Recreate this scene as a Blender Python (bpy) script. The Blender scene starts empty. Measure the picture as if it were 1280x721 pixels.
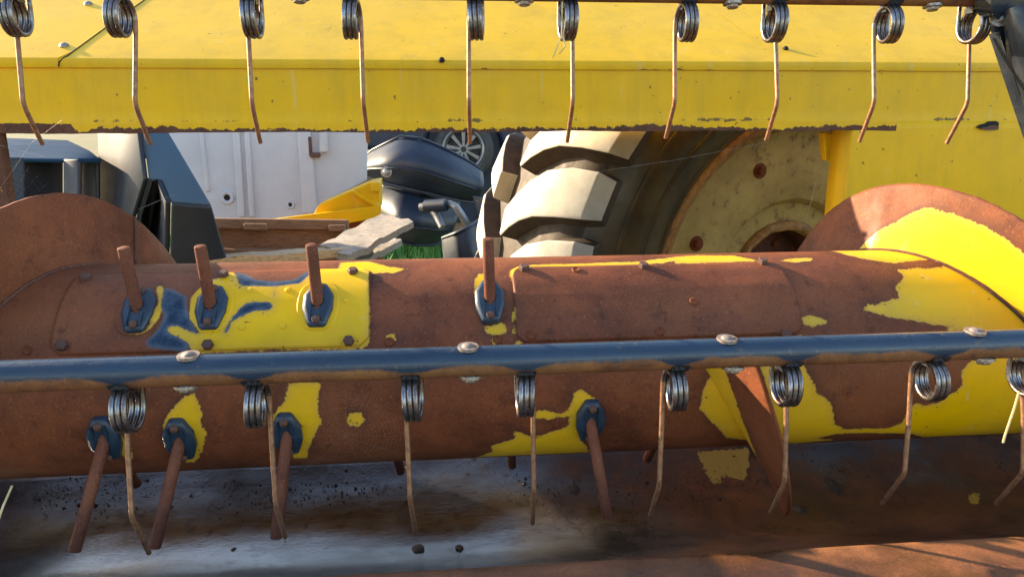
import bpy, math, random
import numpy as np
from mathutils import Vector, Matrix, noise
random.seed(4)
rng = np.random.default_rng(4)
S = bpy.context.scene
C = S.collection
R = math.radians
H = 1.45                                     # eye height above the ground

# ------------------------------------------------------------------ camera
F = 924.0
YAW, PITCH, ROLL = R(5.4657), R(12.8065), R(-0.13566)
fw = Vector((math.sin(YAW)*math.cos(PITCH), math.cos(YAW)*math.cos(PITCH), -math.sin(PITCH)))
r0 = Vector((math.cos(YAW), -math.sin(YAW), 0)); u0 = r0.cross(fw)
rt = r0*math.cos(ROLL) + u0*math.sin(ROLL); up = -r0*math.sin(ROLL) + u0*math.cos(ROLL)
EYE = Vector((0, 0, H))
cd = bpy.data.cameras.new('camera'); cam = bpy.data.objects.new('camera', cd); C.objects.link(cam)
cd.sensor_width = 36; cd.lens = 36*F/1280; cd.clip_start = 0.01; cd.clip_end = 2000
m = Matrix((rt, up, -fw)).transposed().to_4x4(); m.translation = EYE
cam.matrix_world = m
S.camera = cam

# ------------------------------------------------------------------ sky, sun, exposure
SUN = Vector((-0.82, 0.45, 0.36)).normalized()
EL = math.asin(SUN.z); AZ = math.atan2(SUN.x, SUN.y)
w = bpy.data.worlds.new('World'); S.world = w; w.use_nodes = True
nt = w.node_tree; nt.nodes.clear()
sky = nt.nodes.new('ShaderNodeTexSky'); sky.sky_type = 'NISHITA'; sky.sun_disc = False
sky.sun_elevation = EL; sky.sun_rotation = AZ; sky.air_density = 1.0; sky.dust_density = 0.6
bg = nt.nodes.new('ShaderNodeBackground'); bg.inputs['Strength'].default_value = 0.135
wo = nt.nodes.new('ShaderNodeOutputWorld')
nt.links.new(sky.outputs[0], bg.inputs[0]); nt.links.new(bg.outputs[0], wo.inputs[0])
sl = bpy.data.lights.new('sun', 'SUN'); sl.energy = 5.0; sl.angle = R(0.5); sl.color = (1.0, 0.82, 0.58)
so = bpy.data.objects.new('sun', sl); C.objects.link(so)
so.rotation_euler = SUN.to_track_quat('Z', 'Y').to_euler(); so.location = SUN*20
S.view_settings.view_transform = 'Standard'; S.view_settings.look = 'None'
S.view_settings.exposure = 1.85; S.view_settings.gamma = 1.0; S.view_settings.use_curve_mapping = False
S.view_settings.use_white_balance = True; S.view_settings.white_balance_temperature = 7300
S.render.engine = 'CYCLES'

# ------------------------------------------------------------------ rays of the survey: photo point -> point in the place
def ray(px, py): return fw + rt*((px-640)/F) - up*((py-360.5)/F)
def PY(px, py, y):
    d = ray(px, py); return EYE + d*(y/d.y)
def PX(px, py, x):
    d = ray(px, py); return EYE + d*(x/d.x)
AY, AZc = 1.07497, H-0.35044               # auger axis
DR, FR = 0.15, 0.2534                      # drum and flight radius
def cyl(px, py, r=DR):
    d = ray(px, py); az = AZc-H
    a = d.y**2+d.z**2; b = -2*(d.y*AY+d.z*az); c = AY**2+az**2-r*r; q = b*b-4*a*c
    t = -b/2/a if q < 0 else (-b-math.sqrt(q))/2/a
    p = d*t
    return p.x, math.atan2(p.z-az, -(p.y-AY))
def cp(x, ph, r): return Vector((x, AY-r*math.cos(ph), AZc+r*math.sin(ph)))

# ------------------------------------------------------------------ materials
MATS = {}
class N:
    def __init__(s, name):
        s.m = bpy.data.materials.new(name); s.m.use_nodes = True; s.t = s.m.node_tree
        s.b = s.t.nodes['Principled BSDF']; s.n = s.t.nodes
        MATS[name] = s.m
    def new(s, typ, **k):
        n = s.n.new(typ)
        for a, v in k.items(): setattr(n, a, v)
        return n
    def link(s, a, b): s.t.links.new(a, b)
    def co(s, kind='Object', scale=None):
        c = s.new('ShaderNodeTexCoord').outputs[kind]
        if scale:
            mp = s.new('ShaderNodeMapping'); mp.inputs['Scale'].default_value = scale; s.link(c, mp.inputs[0]); return mp.outputs[0]
        return c
    def noise(s, scale, detail=4, rough=.6, co=None, dist=0):
        n = s.new('ShaderNodeTexNoise'); n.inputs['Scale'].default_value = scale; n.inputs['Detail'].default_value = detail
        n.inputs['Roughness'].default_value = rough; n.inputs['Distortion'].default_value = dist
        s.link(co if co is not None else s.co(), n.inputs['Vector']); return n.outputs[0]
    def vor(s, scale, co=None, feature='F1'):
        n = s.new('ShaderNodeTexVoronoi', feature=feature); n.inputs['Scale'].default_value = scale
        s.link(co if co is not None else s.co(), n.inputs['Vector']); return n.outputs['Distance']
    def attr(s, name): return s.new('ShaderNodeAttribute', attribute_name=name).outputs['Fac']
    def math(s, op, a, b=None, clamp=False):
        n = s.new('ShaderNodeMath', operation=op, use_clamp=clamp)
        for i, v in enumerate((a, b)):
            if v is None: continue
            if isinstance(v, (int, float)): n.inputs[i].default_value = v
            else: s.link(v, n.inputs[i])
        return n.outputs[0]
    def map(s, v, a, b, c=0, d=1):
        n = s.new('ShaderNodeMapRange'); s.link(v, n.inputs[0])
        for i, q in enumerate((a, b, c, d)): n.inputs[i+1].default_value = q
        return n.outputs[0]
    def mix(s, f, a, b):
        n = s.new('ShaderNodeMix', data_type='RGBA')
        if isinstance(f, (int, float)): n.inputs[0].default_value = f
        else: s.link(f, n.inputs[0])
        for i, v in ((6, a), (7, b)):
            if isinstance(v, (tuple, list)): n.inputs[i].default_value = (*v[:3], 1)
            else: s.link(v, n.inputs[i])
        return n.outputs[2]
    def mixf(s, f, a, b):
        n = s.new('ShaderNodeMix', data_type='FLOAT'); s.link(f, n.inputs[0])
        for i, v in ((2, a), (3, b)):
            if isinstance(v, (int, float)): n.inputs[i].default_value = v
            else: s.link(v, n.inputs[i])
        return n.outputs[0]
    def bump(s, h, strength=.3, dist=.001, nrm=None):
        n = s.new('ShaderNodeBump'); n.inputs['Strength'].default_value = strength; n.inputs['Distance'].default_value = dist
        s.link(h, n.inputs['Height'])
        if nrm is not None: s.link(nrm, n.inputs['Normal'])
        return n.outputs[0]
    def set(s, col=None, rough=None, metal=None, nrm=None, **kw):
        for nm, v in (('Base Color', col), ('Roughness', rough), ('Metallic', metal), ('Normal', nrm)):
            if v is None: continue
            if isinstance(v, (int, float)): s.b.inputs[nm].default_value = v
            elif isinstance(v, tuple): s.b.inputs[nm].default_value = (*v[:3], 1)
            else: s.link(v, s.b.inputs[nm])
        for k, v in kw.items(): s.b.inputs[k].default_value = v
        return s.m

def rust_color(k, big=9, fine=430, a=(.225, .064, .028), b=(.105, .031, .016)):
    n1 = k.noise(big, 6, .7, None, .4); n2 = k.noise(fine, 2, .7); n3 = k.noise(big*.33, 4, .6)
    c = k.mix(k.map(n1, .36, .64), a, b)
    c = k.mix(k.map(n3, .45, .68, 0, .6), c, (a[0]*1.1, a[1]*1.35, a[2]*1.3))
    c = k.mix(k.map(k.noise(big*4, 5, .75), .56, .68, 0, .6), c, (b[0]*.6, b[1]*.62, b[2]*.8))
    c = k.mix(k.map(n2, .56, .70, 0, .7), c, (.05, .022, .016))
    c = k.mix(k.map(k.noise(fine*.6, 2, .6), .60, .74, 0, .6), c, (.33, .13, .055))
    return c, n2
YEL = (.80, .455, .004)
def yellow_color(k, stain=.35):
    n = k.noise(14, 6, .65); n2 = k.noise(260, 3, .7); n4 = k.noise(2.3, 4, .6)
    c = k.mix(k.map(n, .42, .75, 0, stain), YEL, (.47, .29, .018))
    c = k.mix(k.map(n4, .42, .66, 0, .30), c, (.62, .42, .09))
    c = k.mix(k.map(n2, .66, .76, 0, .5), c, (.22, .11, .03))
    sc = k.noise(60, 3, .5, k.co('Object', (1, 1, .06))); c = k.mix(k.map(sc, .665, .70, 0, .4), c, (.66, .50, .18))
    sp = k.noise(75, 2, .5); c = k.mix(k.map(sp, .735, .75, 0, .8), c, (.10, .05, .02))
    return c

def worn(name, edge=.012, rust_a=(.225, .064, .028), rust_b=(.105, .031, .016), pits=1.0):
    """rust with what is left of the yellow coat and of the blue-grey coat beneath; the coats' outlines are mesh attributes"""
    k = N(name); p = k.attr('paint'); bl = k.attr('under')
    e = k.math('ADD', k.math('MULTIPLY', k.math('SUBTRACT', k.noise(42, 5, .68), .5), edge), k.math('MULTIPLY', k.math('SUBTRACT', k.noise(210, 5, .75), .5), edge*.8))
    pm = k.map(k.math('ADD', p, e), .0004, -.0004); bm = k.map(k.math('ADD', bl, k.math('MULTIPLY', e, .7)), .0022, -.0012)
    rc, pit = rust_color(k, a=rust_a, b=rust_b)
    pe = k.math('ADD', p, e); yc_ = yellow_color(k, .5)
    yc_ = k.mix(k.map(pe, -.010, .0, 0, .42), yc_, (.50, .30, .075)); yc_ = k.mix(k.map(pe, -.0022, -.0003, 0, .45), yc_, (.30, .15, .05))
    chips = k.map(k.math('ADD', k.noise(120, 5, .78), k.map(pe, -.03, 0, -.05, .05)), .665, .685)
    pm = k.math('MULTIPLY', pm, k.math('SUBTRACT', 1.0, chips))
    halo = k.math('MULTIPLY', k.map(k.math('ADD', p, e), .0, .016, .6, 0), k.map(k.noise(20, 3), .35, .6))
    rc = k.mix(halo, rc, (.07, .03, .022))
    ub = k.mix(k.map(k.noise(55, 5, .7), .42, .68), (.008, .026, .062), (.045, .085, .14)); ub = k.mix(k.map(bl, -.006, .001, 0, .5), ub, (.16, .20, .24))
    c = k.mix(bm, rc, ub); c = k.mix(pm, c, yc_)
    rr = k.map(k.noise(25, 4), .3, .7, .5, .7)
    rough = k.mixf(pm, k.mixf(bm, rr, .4), .42)
    h = k.math('ADD', k.math('MULTIPLY', k.mixf(pm, pit, .5), 1), k.math('MULTIPLY', pm, 1.2))
    n = k.bump(h, .35*pits, .0012); n = k.bump(k.noise(6, 2), .25, .006, n)
    return k.set(c, rough, 0, n, **{'Specular IOR Level': .24})
worn('worn_paint'); worn('worn_sheet', edge=.006)

def rusty(name, a=(.225, .064, .028), b=(.105, .031, .016), rough=.65, fine=340, bump=.4):
    k = N(name); c, pit = rust_color(k, 14, fine, a, b); return k.set(c, rough, 0, k.bump(pit, bump, .0012), **{'Specular IOR Level': .14})
rusty('rust'); rusty('rust_dark', (.15, .06, .042), (.075, .033, .026)); rusty('rust_rod', (.20, .065, .04), (.11, .038, .026), .6, 500)

k = N('yellow_paint'); k.set(yellow_color(k, .3), .42, 0, k.bump(k.noise(5, 3), .2, .006), **{'Specular IOR Level': .3})
# beam sheet: yellow with rusted lower edge, dirt in the crease
k = N('beam_paint'); p = k.attr('paint'); cr = k.attr('under')
e = k.math('ADD', k.math('MULTIPLY', k.math('SUBTRACT', k.noise(55, 6, .7), .5), .03), k.math('MULTIPLY', k.math('SUBTRACT', k.noise(11, 2, .5), .5), .022))
pm = k.map(k.math('ADD', p, e), .0005, -.0005)
c = yellow_color(k, .35); st = k.noise(18, 5, .7, k.co('Object', (1, 1, .12)))
c = k.mix(k.map(st, .48, .72, 0, .35), c, (.44, .27, .025))
c = k.mix(k.map(k.math('ADD', cr, k.math('MULTIPLY', k.math('SUBTRACT', k.noise(30, 5, .75), .5), .022)), .0006, -.0006, 0, .85), c, (.07, .05, .02))
rc, pit = rust_color(k, 20, 500, (.13, .05, .03), (.06, .025, .018)); c = k.mix(pm, rc, c)
k.set(c, k.mixf(pm, .75, .45), 0, k.bump(k.math('ADD', pm, k.math('MULTIPLY', pit, .5)), .4, .0012, k.bump(k.noise(3.5, 3), .25, .008)), **{'Specular IOR Level': .3})
# reel bar: dark blue-grey lacquer, brown on the lower half
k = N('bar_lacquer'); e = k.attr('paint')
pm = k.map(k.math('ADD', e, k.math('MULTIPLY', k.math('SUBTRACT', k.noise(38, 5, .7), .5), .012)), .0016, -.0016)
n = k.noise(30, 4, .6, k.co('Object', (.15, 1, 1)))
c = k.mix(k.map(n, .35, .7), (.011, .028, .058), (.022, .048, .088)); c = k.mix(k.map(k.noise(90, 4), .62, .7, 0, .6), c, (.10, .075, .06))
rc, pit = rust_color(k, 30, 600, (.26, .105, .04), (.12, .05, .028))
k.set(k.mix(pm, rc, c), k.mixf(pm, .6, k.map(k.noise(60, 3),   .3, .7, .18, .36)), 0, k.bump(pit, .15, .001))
def gloss(name, a, b, r0=.3, r1=.5, sc=25, metal=0, bump=.1, spec=.5):
    k = N(name); n = k.noise(sc, 5, .65); c = k.mix(k.map(n, .35, .68), a, b)
    return k.set(c, k.map(k.noise(sc*2.3, 4), .3, .7, r0, r1), metal, k.bump(k.noise(sc*8, 3), bump, .001), **{'Specular IOR Level': spec})
gloss('guide_plastic', (.022, .046, .082), (.012, .026, .048), .3, .5, 60)
gloss('spring_steel', (.28, .29, .32), (.14, .085, .06), .2, .4, 70, .9, .2)
gloss('wire_rust', (.36, .19, .11), (.17, .078, .045), .32, .5, 150, .45, .25)
gloss('bolt_steel', (.42, .41, .40), (.22, .15, .11), .35, .6, 200, .8)
gloss('bolt_worn', (.30, .27, .25), (.17, .10, .07), .45, .65, 160, .4)
gloss('bolt_rust', (.13, .055, .038), (.07, .033, .026), .6, .8, 300)
gloss('black_lacquer', (.012, .016, .024), (.03, .035, .045), .12, .3, 18, 0, .25)
gloss('black_plastic', (.008, .015, .032), (.016, .028, .055), .42, .6, 4, 0, .05)
gloss('dull_sky_plastic', (.012, .045, .10), (.018, .055, .115), .65, .85, 3, 0, .05, .04)  # fender top only: sky blue put into the colour of black plastic
gloss('sky_tint_plastic', (.045, .10, .17), (.055, .11, .18), .5, .7, 3, 0, .05, .25)  # fairing slope only: the sky's reflection is painted in as base blue
gloss('white_panel', (.56, .57, .63), (.47, .48, .54), .4, .6, 3)
gloss('dark_hole', (.008, .008, .008), (.012, .01, .01), .8, .9)
k = N('rim_paint'); c = k.mix(k.map(k.noise(6, 6, .7), .38, .66), (.44, .32, .10), (.30, .20, .06)); c = k.mix(k.map(k.noise(24, 6, .75), .56, .66, 0, .8), c, (.14, .065, .022))
k.set(c, .55, 0, k.bump(k.noise(40, 5), .3, .002))
gloss('rim_rust', (.42, .22, .07), (.17, .08, .03), .6, .8, 40, 0, .4)
gloss('tyre_dust_sunlit', (.50, .49, .46), (.38, .36, .32), .75, .9, 14, 0, .4)  # pale dust on the lugs, with sunlight put into the colour
gloss('tyre_side', (.022, .015, .008), (.10, .068, .022), .3, .55, 5, 0, .3)
gloss('tyre_tread', (.022, .014, .010), (.05, .033, .024), .6, .8, 14, 0, .4)
gloss('lug_side_shaded', (.03, .02, .015), (.075, .05, .036), .6, .8, 20, 0, .4)  # dark rubber of the lug sides, their shade included in the colour
gloss('tyre_black', (.03, .03, .032), (.06, .057, .055), .6, .8, 8)
gloss('alloy', (.30, .30, .31), (.20, .19, .18), .3, .5, 9, .6)
gloss('straw', (.62, .50, .27), (.45, .33, .15), .6, .8, 50)
gloss('twine', (.70, .55, .05), (.55, .42, .04), .6, .8, 50)
gloss('web_silk', (.75, .75, .75), (.6, .6, .6), .4, .6, 50)
gloss('mud', (.05, .032, .022), (.10, .062, .04), .6, .9, 90, 0, .5)
gloss('blade', (.05, .19, .02), (.10, .25, .035), .5, .7, 8)
def wood(name, a, b, c3, sc=(2, 26, 26)):
    k = N(name); n = k.noise(6, 8, .7, k.co('Object', sc), .6); c = k.mix(k.map(n, .35, .65), a, b)
    c = k.mix(k.map(k.noise(9, 7, .75, k.co('Object', sc), .8), .50, .60, 0, .9), c, c3)
    return k.set(c, .8, 0, k.bump(n, .6, .004))
wood('weathered_wood', (.36, .33, .30), (.22, .195, .17), (.06, .052, .045))
wood('brown_wood', (.33, .19, .11), (.24, .13, .075), (.12, .065, .04))
wood('pale_wood', (.50, .40, .26), (.38, .28, .17), (.16, .11, .07))
# floor pan: rust, and towards one end sheet polished bare by the crop, damp
k = N('pan_steel'); p = k.attr('paint'); yp = k.attr('under')
e = k.math('ADD', k.math('MULTIPLY', k.math('SUBTRACT', k.noise(7, 6, .7), .5), .35), k.math('MULTIPLY', k.math('SUBTRACT', k.noise(60, 4, .7), .5), .12))
pm = k.map(k.math('ADD', p, e), .08, -.08)
rc, pit = rust_color(k, 10, 420, (.22, .074, .028), (.085, .032, .016))
wet = k.map(k.noise(5, 6, .7, k.co('Object', (.7, 1, 1))), .46, .60); rc = k.mix(k.math('MULTIPLY', wet, .8), rc, (.032, .017, .011))
bare = k.mix(k.map(k.noise(8, 6, .7, k.co('Object', (.35, 1, 1))), .40, .66), (.175, .17, .178), (.06, .04, .032))
bare = k.mix(k.map(k.noise(50, 5, .75), .55, .66, 0, .75), bare, (.05, .03, .022))
ye = k.map(k.math('ADD', yp, k.math('MULTIPLY', k.math('SUBTRACT', k.noise(60, 6, .75), .5), .03)), .0006, -.0006)
col = k.mix(ye, k.mix(pm, rc, bare), (.50, .33, .06))
grain = k.noise(150, 5, .75); scr = k.noise(40, 4, .6, k.co('Object', (.08, 1, 1)))
rg = k.mixf(pm, k.mixf(wet, .62, .2), k.map(k.noise(22, 5), .32, .68, .09, .27))
k.set(col, k.mixf(ye, rg, .5), k.math('MULTIPLY', k.math('MULTIPLY', pm, .85), k.math('SUBTRACT', 1.0, ye)),
      k.bump(grain, .34, .0015, k.bump(scr, .12, .002, k.bump(k.noise(7, 2), .45, .007))))
# ground
k = N('soil'); c = k.mix(k.map(k.noise(1.3, 8, .7), .4, .6), (.085, .08, .04), (.15, .115, .07)); c = k.mix(k.map(k.noise(.25, 3), .45, .6), c, (.07, .10, .035))
k.set(c, .95, 0, k.bump(k.noise(14, 6, .7), .6, .03))

# ------------------------------------------------------------------ mesh helpers
class MB:
    def __init__(s): s.v = []; s.f = []; s.a = {}; s.mi = []
    def add(s, vs, fs, mi=0):
        o = len(s.v); s.v += [tuple(v) for v in vs]; s.f += [tuple(i+o for i in f) for f in fs]; s.mi += [mi]*len(fs); return o
    def box(s, c, d, M=None):
        vs = [Vector((c[0]+sx*d[0]/2, c[1]+sy*d[1]/2, c[2]+sz*d[2]/2)) for sx in (-1, 1) for sy in (-1, 1) for sz in (-1, 1)]
        if M: vs = [M @ v for v in vs]
        s.add(vs, [(0, 1, 3, 2), (4, 6, 7, 5), (0, 4, 5, 1), (2, 3, 7, 6), (0, 2, 6, 4), (1, 5, 7, 3)]); return s
    def prism(s, poly, vec):
        n = len(poly); vec = Vector(vec); a = [Vector(p) for p in poly]; b = [p+vec for p in a]
        s.add(a+b, [tuple(range(n))[::-1], tuple(range(n, 2*n))]+[(i, (i+1) % n, n+(i+1) % n, n+i) for i in range(n)]); return s
    def tube(s, pts, rad, n=10, caps=True, mi=0):
        pts = [Vector(p) for p in pts]; rad = rad if isinstance(rad, (list, tuple)) else [rad]*len(pts)
        t0 = (pts[1]-pts[0]).normalized(); ref = Vector((0, 0, 1)) if abs(t0.z) < .9 else Vector((1, 0, 0))
        u = t0.cross(ref).normalized(); vs = []
        for i, p in enumerate(pts):
            t = (pts[min(i+1, len(pts)-1)]-pts[max(i-1, 0)]).normalized()
            u = (u-t*u.dot(t)).normalized(); v = t.cross(u)
            for j in range(n):
                a = 2*math.pi*j/n; vs.append(p+(u*math.cos(a)+v*math.sin(a))*rad[i])
        fs = [(i*n+j, i*n+(j+1) % n, (i+1)*n+(j+1) % n, (i+1)*n+j) for i in range(len(pts)-1) for j in range(n)]
        if caps: fs += [tuple(range(n))[::-1], tuple((len(pts)-1)*n+j for j in range(n))]
        s.add(vs, fs, mi); return s
    def lathe(s, prof, n=48, M=None, closed=False, mi=0):
        vs = [Vector((r*math.cos(2*math.pi*j/n), r*math.sin(2*math.pi*j/n), z)) for r, z in prof for j in range(n)]
        if M: vs = [M @ v for v in vs]
        k = len(prof); fs = [(i*n+j, i*n+(j+1) % n, ((i+1) % k)*n+(j+1) % n, ((i+1) % k)*n+j) for i in range(k if closed else k-1) for j in range(n)]
        s.add(vs, fs, mi); return s
    def grid(s, rows, mi=0):
        m_ = len(rows[0]); vs = [p for r in rows for p in r]
        s.add(vs, [(i*m_+j, i*m_+j+1, (i+1)*m_+j+1, (i+1)*m_+j) for i in range(len(rows)-1) for j in range(m_-1)], mi); return s
    def mesh(s, name, mats, smooth=True, angle=35):
        me = bpy.data.meshes.new(name); me.from_pydata(s.v, [], s.f)
        for mt in (mats if isinstance(mats, (list, tuple)) else [mats]): me.materials.append(MATS[mt])
        if any(s.mi): me.polygons.foreach_set('material_index', s.mi)
        for an, vals in s.a.items():
            at = me.attributes.new(an, 'FLOAT', 'POINT'); at.data.foreach_set('value', np.asarray(vals, dtype=np.float32))
        import bmesh
        b = bmesh.new(); b.from_mesh(me); bmesh.ops.recalc_face_normals(b, faces=b.faces); b.to_mesh(me); b.free()
        if smooth:
            me.polygons.foreach_set('use_smooth', [True]*len(me.polygons)); me.set_sharp_from_angle(angle=R(angle))
        return me
    def build(s, name, mats, parent=None, smooth=True, angle=35): return link(name, s.mesh(name, mats, smooth, angle), parent)

WM = {}
def link(name, me, parent=None, M=None):
    o = bpy.data.objects.new(name, me); C.objects.link(o); M = M or Matrix(); WM[o.name] = M
    if parent is not None:
        o.parent = parent; o.matrix_parent_inverse = WM[parent.name].inverted()
    o.matrix_basis = M
    return o
def tag(o, label, cat, group=None):
    o['label'] = label; o['category'] = cat
    if group: o['group'] = group
    return o
def thing(name, loc, label, cat, group=None):
    o = bpy.data.objects.new(name, None); C.objects.link(o); o.empty_display_size = .05
    o.location = loc; WM[o.name] = Matrix.Translation(loc); return tag(o, label, cat, group)
def frame(p, nrm, yref=(0, 0, 1)):
    z = Vector(nrm).normalized(); x = Vector(yref).cross(z)
    if x.length < 1e-4: x = Vector((1, 0, 0))
    x.normalize(); y = z.cross(x); M = Matrix((x, y, z)).transposed().to_4x4(); M.translation = Vector(p); return M
def bevel(o, w_=.002, seg=2):
    b = o.modifiers.new('bevel', 'BEVEL'); b.width = w_; b.segments = seg; b.limit_method = 'ANGLE'; b.angle_limit = R(35); return o
def nz(p, sc, amp): return noise.noise(Vector(p)*sc)*amp

def sdf(P, polys):
    """signed distance of points to a set of outlines, negative inside"""
    P = np.asarray(P, float); out = np.full(len(P), 1.0)
    for poly in polys:
        A = np.asarray(poly, float); Bp = np.roll(A, -1, 0)
        lo = A.min(0)-.05; hi = A.max(0)+.05
        idx = np.where(((P > lo) & (P < hi)).all(1))[0]
        if not len(idx): continue
        Q = P[idx]; dm = np.full(len(Q), 1e9); ins = np.zeros(len(Q), bool)
        for a, b in zip(A, Bp):
            ab = b-a; L = max((ab**2).sum(), 1e-12); t = np.clip(((Q-a)@ab)/L, 0, 1)
            dm = np.minimum(dm, np.hypot(*(Q-a-t[:, None]*ab).T))
            c_ = ((a[1] > Q[:, 1]) != (b[1] > Q[:, 1]))
            with np.errstate(divide='ignore', invalid='ignore'):
                xi = (b[0]-a[0])*(Q[:, 1]-a[1])/(b[1]-a[1])+a[0]
            ins ^= c_ & (Q[:, 0] < xi)
        out[idx] = np.minimum(out[idx], np.where(ins, -dm, dm))
    return out

# ------------------------------------------------------------------ ground
g = MB(); g.grid([[(x, y, 0) for x in np.linspace(-400, 400, 41)] for y in np.linspace(-200, 800, 41)])
o = g.build('ground', 'soil'); o['kind'] = 'structure'

# ================================================================== header frame: beam, side sheets, floor pan
BY = 1.5                                    # front plane of the beam
zr = lambda v: H+v
header = thing('header_frame', (0.1, 1.6, 0), 'yellow painted header frame with rusted lower edges and a rusty floor pan', 'harvester header')
X0, X1 = -1.25, 1.75
# beam face
def strip(rows_fn, xs, name, mats, paint, under):
    m_ = MB(); rows = [[Vector(p) for p in rows_fn(x)] for x in xs]; m_.grid(rows)
    m_.a['paint'] = [paint(Vector(v)) for v in m_.v]; m_.a['under'] = [under(Vector(v)) for v in m_.v]
    return m_.build(name, mats, header)
xs = np.arange(X0, X1, .006)
ang = lambda x: nz((x, 3, 1), 2.2, .0015)
def face_pts(x):
    e_ = nz((x, .3, 7), 9, .0022)+nz((x, .3, 2), 40, .0008)
    pts = [(x, BY+.10, zr(-.018)), (x, BY+.004, zr(-.0225)+e_)]
    for z in (-.0225, -.018, -.012, -.006, -.001): pts.append((x, BY-.0015+ang(x), zr(z)+(e_ if z < -.02 else 0)))
    for z in (.003, .02, .04, .06, .08, .094, .102): pts.append((x, BY+ang(x), zr(z)))
    return pts
def rustline(v):
    h = v.z-zr(-.0225)
    return .0075-h+nz((v.x, 1, 1), 3.1, .005)+(.014 if v.x < -.69 and h < .02 else 0)
strip(face_pts, xs, 'beam_face', 'beam_paint', lambda v: rustline(v) if v.y < BY+.01 else -.02,
      lambda v: min(abs(v.z-zr(.0005))*1.0+.0004+nz((v.x, 5, 0), 6, .005), abs(v.z-zr(.096))+.006))
# top sheets: three lapped sheets, folded down along the front
SL = .55
def sheet(name, xl, xr, off, seamL, seamR):
    """sloping sheet between two slanted seams, its front folded down over the beam"""
    prof = [(-.004-off, .097), (-.0045-off, .1015), (-.005-off, .1085), (-.003-off, .1135+off*.5)]
    prof += [(t, .1155+off+t*SL) for t in (.004, .02, .05, .1, .17, .24, .32, .42, .5)]
    m_ = MB(); nx = max(6, int((xr-xl)/.012)); rows = []
    for i in range(nx+1):
        s_ = i/nx; r_ = []
        for y, z in prof:
            k_ = max(0, y); a = xl+seamL*min(k_, .3) - (.012*(1-min(1, max(0, y+.006)/.02)) if seamL else 0)
            b = xr+seamR*min(k_, .3) - (.012*(1-min(1, max(0, y+.006)/.02)) if seamR and off else 0); x = a+(b-a)*s_
            r_.append((x, BY+y+(ang(x) if y < .01 else 0), zr(z)+(nz((x, y, 0), 3, .002) if y > .03 else 0)))
        rows.append(r_)
    m_.grid(rows)
    m_.a['paint'] = [-.03]*len(m_.v)
    m_.a['under'] = [abs(v[2]-zr(.097))+.0025+nz((v[0], 9, 0), 5, .006) if v[1] < BY else (.011+nz(v, 30, .003)) for v in m_.v]
    return m_.build(name, 'beam_paint', header)
xa = PY(83, 80, BY).x; xb = PY(978, 84, BY).x
sheet('top_sheet', X0, xa, .0012, 0, .25)
sheet('top_sheet', xa-.05, xb+.1, 0, 0, 0)
sheet('top_sheet', xb, X1, .0004, -.28, 0)
m_ = MB(); m_.tube([(xa-.012, BY-.0062, zr(.0985)), (xa-.010, BY-.006, zr(.106)), (xa-.002, BY-.002, zr(.1150))]+[(xa+.25*t+.001, BY+t, zr(.1163+t*SL)+nz((xa+.25*t, t, 0), 3, .002)) for t in np.linspace(.004, .3, 40)], .0011, 6); m_.build('seam', 'dark_hole', header)  # dark tube laid in as the shadow of the lap gap
m_ = MB(); m_.grid([[(x, BY+.5, zr(.1155+.5*SL)), (x, BY+.56, zr(.30)), (x, BY+.56, zr(-.02)), (x, BY+.1, zr(-.018))] for x in (X0, .25, X1)])
m_.a['paint'] = [-.03]*len(m_.v); m_.a['under'] = [.05]*len(m_.v)
m_.build('beam_back', 'beam_paint', header)
# side sheets of the opening with their flanges
def side_sheet(xe, xo, fl, left):
    m_ = MB(); nx = 60; zs = [-.004, -.02, -.05, -.1, -.15, -.2, -.3, -.42]
    rows = []
    sg = 1 if xo > xe else -1
    for z in zs:
        e_ = nz((4, z, xe), 30, .002)
        rows.append([(xe+e_-sg*.002, BY+fl, zr(z)), (xe+e_-sg*.001, BY+fl*.5, zr(z)), (xe+e_, BY+.003, zr(z))]+[(xe+sg*.003+(xo-xe)*(i/nx)**1.4, BY-.001, zr(z)) for i in range(nx+1)])
    m_.grid(rows)
    if left: m_.a['paint'] = [.004-abs(v[0]-xe)*.1 for v in m_.v]
    else: m_.a['paint'] = [-.02 if abs(v[0]-xe) > .004 else -.012 for v in m_.v]
    m_.a['under'] = [.05]*len(m_.v)
    o_ = m_.build('side_sheet', 'beam_paint', header); s2 = o_.modifiers.new('thickness', 'SOLIDIFY'); s2.thickness = .003; s2.offset = 1; return o_
xp = PY(1061, 200, BY).x; xl = PY(3, 190, BY).x
side_sheet(xp, X1, .075, False); side_sheet(xl, X0, .018, True)
# chipped bracket at the corner of the opening
q = [PY(1029, 166, BY+.10), PY(1050, 166, BY+.09), PY(1056, 200, BY+.09), PY(1047, 205, BY+.10), PY(1032, 201, BY+.11)]
m_ = MB(); m_.prism(q, (0.012, .045, 0)); m_.a['paint'] = [-.004]*len(m_.v); m_.a['under'] = [.05]*len(m_.v)
bevel(m_.build('corner_bracket', 'beam_paint', header), .003)
# torn slot in the sheet
c0 = PY(1236, 157, BY-.0052); m_ = MB()
hole = [(-.026, -.004), (-.02, .0015), (-.008, .004), (-.002, .0085), (.014, .0095), (.021, .006), (.022, -.007), (.012, -.0085), (-.012, -.0075)]
m_.prism([(c0.x+a*1.05, c0.y, c0.z+b) for a, b in hole], (0, .002, 0)); m_.build('torn_slot', 'dark_hole', header)
c0 = PY(1238, 160, BY-.0066); m_ = MB(); m_.prism([(c0.x+a*.85, c0.y, c0.z+b*.55) for a, b in hole], (0, .001, 0)); m_.build('bent_tab', 'bolt_rust', header)
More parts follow.
